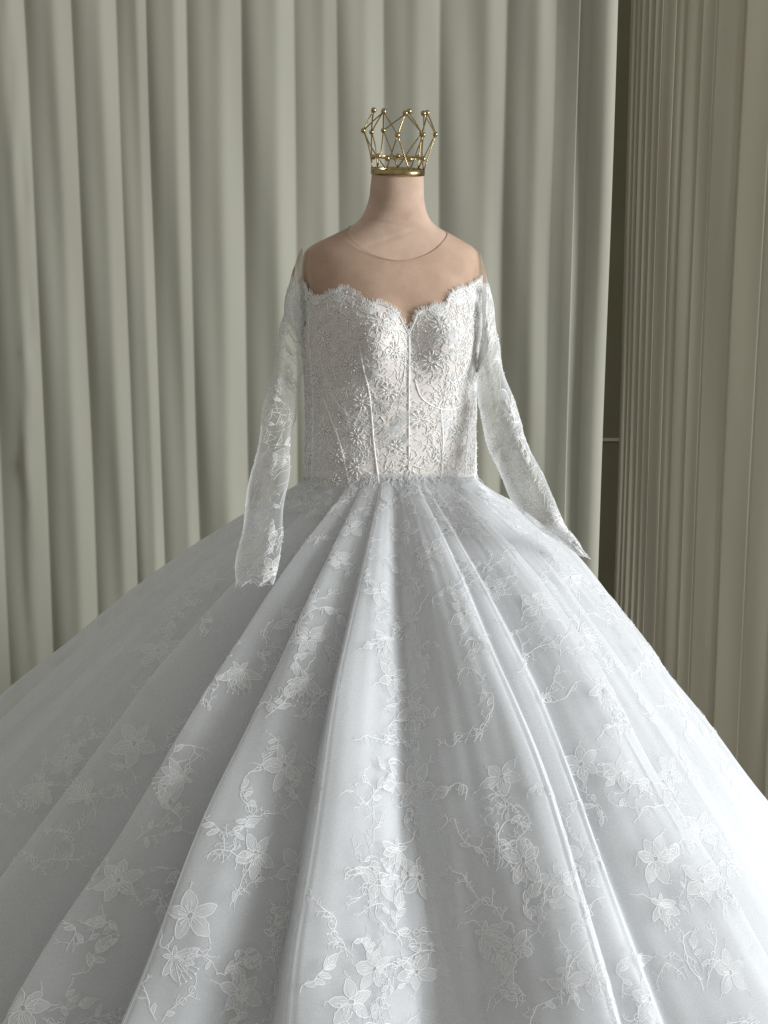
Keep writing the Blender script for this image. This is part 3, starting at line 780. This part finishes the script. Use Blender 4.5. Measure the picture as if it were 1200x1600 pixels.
# ----------------------------------------------------------------- sleeves
Lo = [(-0.1651, 0.0, 1.5553), (-0.1857, -0.01, 1.5008), (-0.1987, -0.02, 1.4438), (-0.2063, -0.03, 1.3995), (-0.2254, -0.05, 1.3046), (-0.2496, -0.09, 1.1866), (-0.2691, -0.16, 1.069), (-0.2753, -0.27, 0.99), (-0.2704, -0.4, 0.9496)]
Li = [(-0.1515, 0.0, 1.3721), (-0.1484, -0.01, 1.3662), (-0.1506, -0.02, 1.3539), (-0.1554, -0.03, 1.3353), (-0.1704, -0.05, 1.2724), (-0.1843, -0.09, 1.1866), (-0.1881, -0.16, 1.1072), (-0.1935, -0.27, 1.0271), (-0.1964, -0.4, 0.9532)]
Ro = [(0.195, 0.02, 1.5428), (0.2106, 0.01, 1.4878), (0.2224, 0.0, 1.4303), (0.2303, -0.01, 1.3727), (0.2412, -0.03, 1.3159), (0.2684, -0.06, 1.2282), (0.3008, -0.11, 1.1378), (0.3387, -0.25, 1.048), (0.3779, -0.17, 0.9876), (0.4064, -0.18, 0.9524)]
Ri = [(0.1899, 0.02, 1.3317), (0.1894, 0.01, 1.3193), (0.1888, 0.0, 1.307), (0.1896, -0.01, 1.2948), (0.193, -0.03, 1.2314), (0.2153, -0.06, 1.1501), (0.2431, -0.11, 1.0835), (0.2756, -0.25, 1.0416), (0.3299, -0.17, 0.9966), (0.3835, -0.18, 0.9602)]
def spline(p, t):
    p = np.asarray(p, float); n = len(p) - 1; s = np.clip(t, 0, 1) * n; k = np.clip(s.astype(int), 0, n - 1); u = (s - k)[..., None]
    p0 = p[np.clip(k - 1, 0, n)]; p1 = p[k]; p2 = p[k + 1]; p3 = p[np.clip(k + 2, 0, n)]
    return .5 * (2 * p1 + (p2 - p0) * u + (2 * p0 - 5 * p1 + 4 * p2 - p3) * u ** 2 + (3 * p1 - p0 - 3 * p2 + p3) * u ** 3)
def make_sleeve(O, I, dep, seed, label):
    q = np.random.default_rng(seed).uniform(0, 6.28, 6)
    def surf(u, t, off=0.0):
        t = np.asarray(t, float); u = np.asarray(u, float)
        t, u = np.broadcast_arrays(t, u)
        a, b = spline(O, t), spline(I, t); c = (a + b) / 2; w = (a - b) / 2
        wl = np.linalg.norm(w, axis=-1)
        de = np.interp(t, np.linspace(0, 1, len(dep)), dep) + off
        cu, su = np.cos(u), np.sin(u)
        wr_ = .008 * np.sin(u * 3 + t * 5 + q[0]) * np.sin(t * 3.1) + .0025 * np.sin(u * 5 - t * 9 + q[1]) + .001 * np.sin(u * 9 + t * 16 + q[2])
        edge = .003 * np.sin(t * 37 + q[3]) * np.abs(cu) ** 6
        dv_ = np.zeros(t.shape + (3,)); dv_[..., 1] = -1; dv_[..., 2] = .15
        return c + w * (cu * (1 + (off + edge) / (wl + 1e-6)))[..., None] + dv_ * (su * de + wr_ * np.abs(su))[..., None]
    uu = np.linspace(0, 2 * math.pi, 73)[:-1]; tt_ = np.linspace(0, 1, 110)
    T, Uu = np.meshgrid(tt_, uu, indexing='ij')
    T = T * (1 - .022 * np.abs(np.sin(Uu * 3.5)) * np.clip(T * 4 - 3, 0, 1))
    sl = mk("sleeve", surf(Uu, T).reshape(-1, 3), grid_faces(110, 72, True), [M_SLEEVE, M_YOKE], gown, (surf((Uu[:-1] + .0436), T[:-1])[..., 2].reshape(-1) > 1.487).astype(int), label=label)
    ln = np.linalg.norm(np.diff(spline(O, tt_) + spline(I, tt_), axis=0) / 2, axis=1).sum()
    def msurf(x0, t0):
        w0 = np.linalg.norm(spline(O, np.array([t0])) - spline(I, np.array([t0]))) / 2
        def f(x, y, h):
            xn = np.clip(x0 + x / max(w0, .02), -1.25, 1.25)
            u = math.pi / 2 - xn * math.pi / 2
            return surf(u, np.clip(t0 - y / ln, .11, .999), h + .0008)
        return f
    return sl, surf, msurf
sl1, sf1, ms1 = make_sleeve(Lo, Li, [.055, .055, .05, .045, .04, .035, .03, .025, .02], 1, "sheer lace sleeve hanging over the shaded side of the skirt")
sl2, sf2, ms2 = make_sleeve(Ro, Ri, [.055, .055, .05, .048, .045, .042, .04, .035, .03, .012], 2, "sheer lace sleeve spread over the window side of the skirt")
def sleeve_lace(sl, ms, lst):
    for k, x0, t0, sc in lst:
        nm, fn = MAKERS[k]; L = fn(g)
        place_lace(L, nm, sl, ms(x0, t0), g.uniform(0, 6.28) if k in 'F' else g.normal(0, .5) + (math.pi if k == 'S' else 0), sc, [M_CHANTILLY, M_FILL])
sleeve_lace(sl1, ms1, [('F', .1, .19, .75), ('V', .6, .24, .6), ('S', -.3, .22, .7), ('V', -.5, .27, .6), ('B', .2, .28, .6), ('V', .5, .33, .6), ('F', -.4, .34, .6), ('S', -.7, .30, .5),
    ('V', 0., .38, .7), ('B', .6, .43, .6), ('V', -.5, .46, .6), ('F', .3, .50, .6), ('V', -.2, .56, .7), ('S', .5, .60, .7), ('B', -.1, .64, .7), ('V', -.7, .66, .6), ('F', -.1, .69, .6),
    ('V', .5, .74, .6), ('V', -.5, .77, .6), ('B', .0, .80, .7), ('V', .7, .84, .6), ('F', .4, .87, .6), ('V', -.4, .88, .6), ('S', .0, .92, .7), ('V', .6, .95, .6), ('F', -.5, .95, .6), ('V', 0, .97, .5)])
sleeve_lace(sl2, ms2, [('F', .2, .17, .8), ('S', -.2, .20, .8), ('V', .6, .22, .6), ('V', -.6, .25, .7), ('F', .0, .27, .7), ('B', .5, .31, .7), ('V', -.4, .33, .7), ('V', .1, .37, .7), ('S', .5, .40, .7),
    ('B', -.6, .42, .7), ('V', -.2, .45, .8), ('F', .35, .53, .95), ('V', .0, .50, .8), ('V', -.6, .52, .7), ('S', -.3, .57, .8), ('V', .6, .59, .7), ('V', .1, .62, .8), ('F', -.4, .64, .7), ('V', .5, .67, .7),
    ('B', 0, .69, .8), ('V', -.6, .71, .7), ('V', .3, .74, .8), ('F', .6, .77, .6), ('V', -.2, .78, .8), ('S', .2, .82, .7), ('V', .6, .85, .6), ('V', -.5, .85, .6), ('B', .3, .89, .6), ('V', 0, .92, .6), ('V', .4, .96, .5)])
for sl, ms, lst in ((sl1, ms1, [(.75, .40, .013), (.1, .52, .012), (.0, .86, .014), (.4, .24, .014)]), (sl2, ms2, [(.35, .53, .022), (.7, .33, .014), (.2, .19, .016), (.0, .70, .014)])):
    for x0, t0, R in lst: bead_flower(0, 0, R, ms(x0, t0), sl, 6)
for sl, ms in ((sl1, ms1), (sl2, ms2)):
    A = Acc()
    for i in range(90):
        c = ms(g.uniform(-1.1, 1.1), g.uniform(.15, .98))(np.zeros(1), np.zeros(1), np.array([.0012]))[0]
        r = g.uniform(.0008, .0016); V, F = ellipsoid(c, g.normal(size=3), r, r, 5, 3); A.add(V, F)
    mk("seed_bead", A.verts(), A.F, M_BEAD, sl, kind="stuff")
# fine corded threads, thickest on the shoulders and cuffs
for sl, ms in ((sl1, ms1), (sl2, ms2)):
    A = Acc()
    for i in range(430):
        t0 = g.uniform(.13, .32) if i < 300 else g.uniform(.2, .98)
        n = 9; a = g.uniform(0, 6.28); c = g.normal(0, .35); q = [np.zeros(2)]; st_ = g.uniform(.002, .0045)
        for j in range(n): a += c + g.normal(0, .25); q.append(q[-1] + st_ * np.array([math.cos(a), math.sin(a)]))
        q = np.array(q); pp = ms(g.uniform(-.95, .95), t0)(q[:, 0], q[:, 1], np.full(n + 1, .001))
        V, F = tube_mesh(pp, g.uniform(.0003, .0006), 4, False); A.add(V, F)
    mk("corded_lace", A.verts(), A.F, M_CHANTILLY, sl, kind="stuff")
# lashes where the lace starts on the upper sleeves, cuff and under-seam cords
for sl, sf, O in ((sl1, sf1, Lo), (sl2, sf2, Ro)):
    A = Acc()
    for u in np.arange(-.35, 3.4, .022):
        t0 = .125 + .018 * math.sin(u * 5) + .008 * math.sin(u * 13)
        t = np.linspace(0, 1, 4); l = g.uniform(.012, .030)
        pp = sf(u + g.normal(0, .05) * t, t0 - l * t + .01, .0015 + .002 * t)
        V, F = tube_mesh(pp, [.0006, .0005, .0004, .0003], 4, False); A.add(V, F)
    mk("eyelash_fringe", A.verts(), A.F, M_CHANTILLY, sl, kind="stuff")
    tt_ = np.linspace(.13, .999, 90)
    V, F = tube_mesh(sf(np.zeros(90), tt_, .0004), .0006, 5); mk("sleeve_seam", V, F, M_CHANTILLY, sl)
    uu = np.linspace(0, 2 * math.pi, 60)
    V, F = tube_mesh(sf(uu, .996 * (1 - .022 * np.abs(np.sin(uu * 3.5))), .0004), .0006, 5); mk("cuff_edge", V, F, M_CHANTILLY, sl)
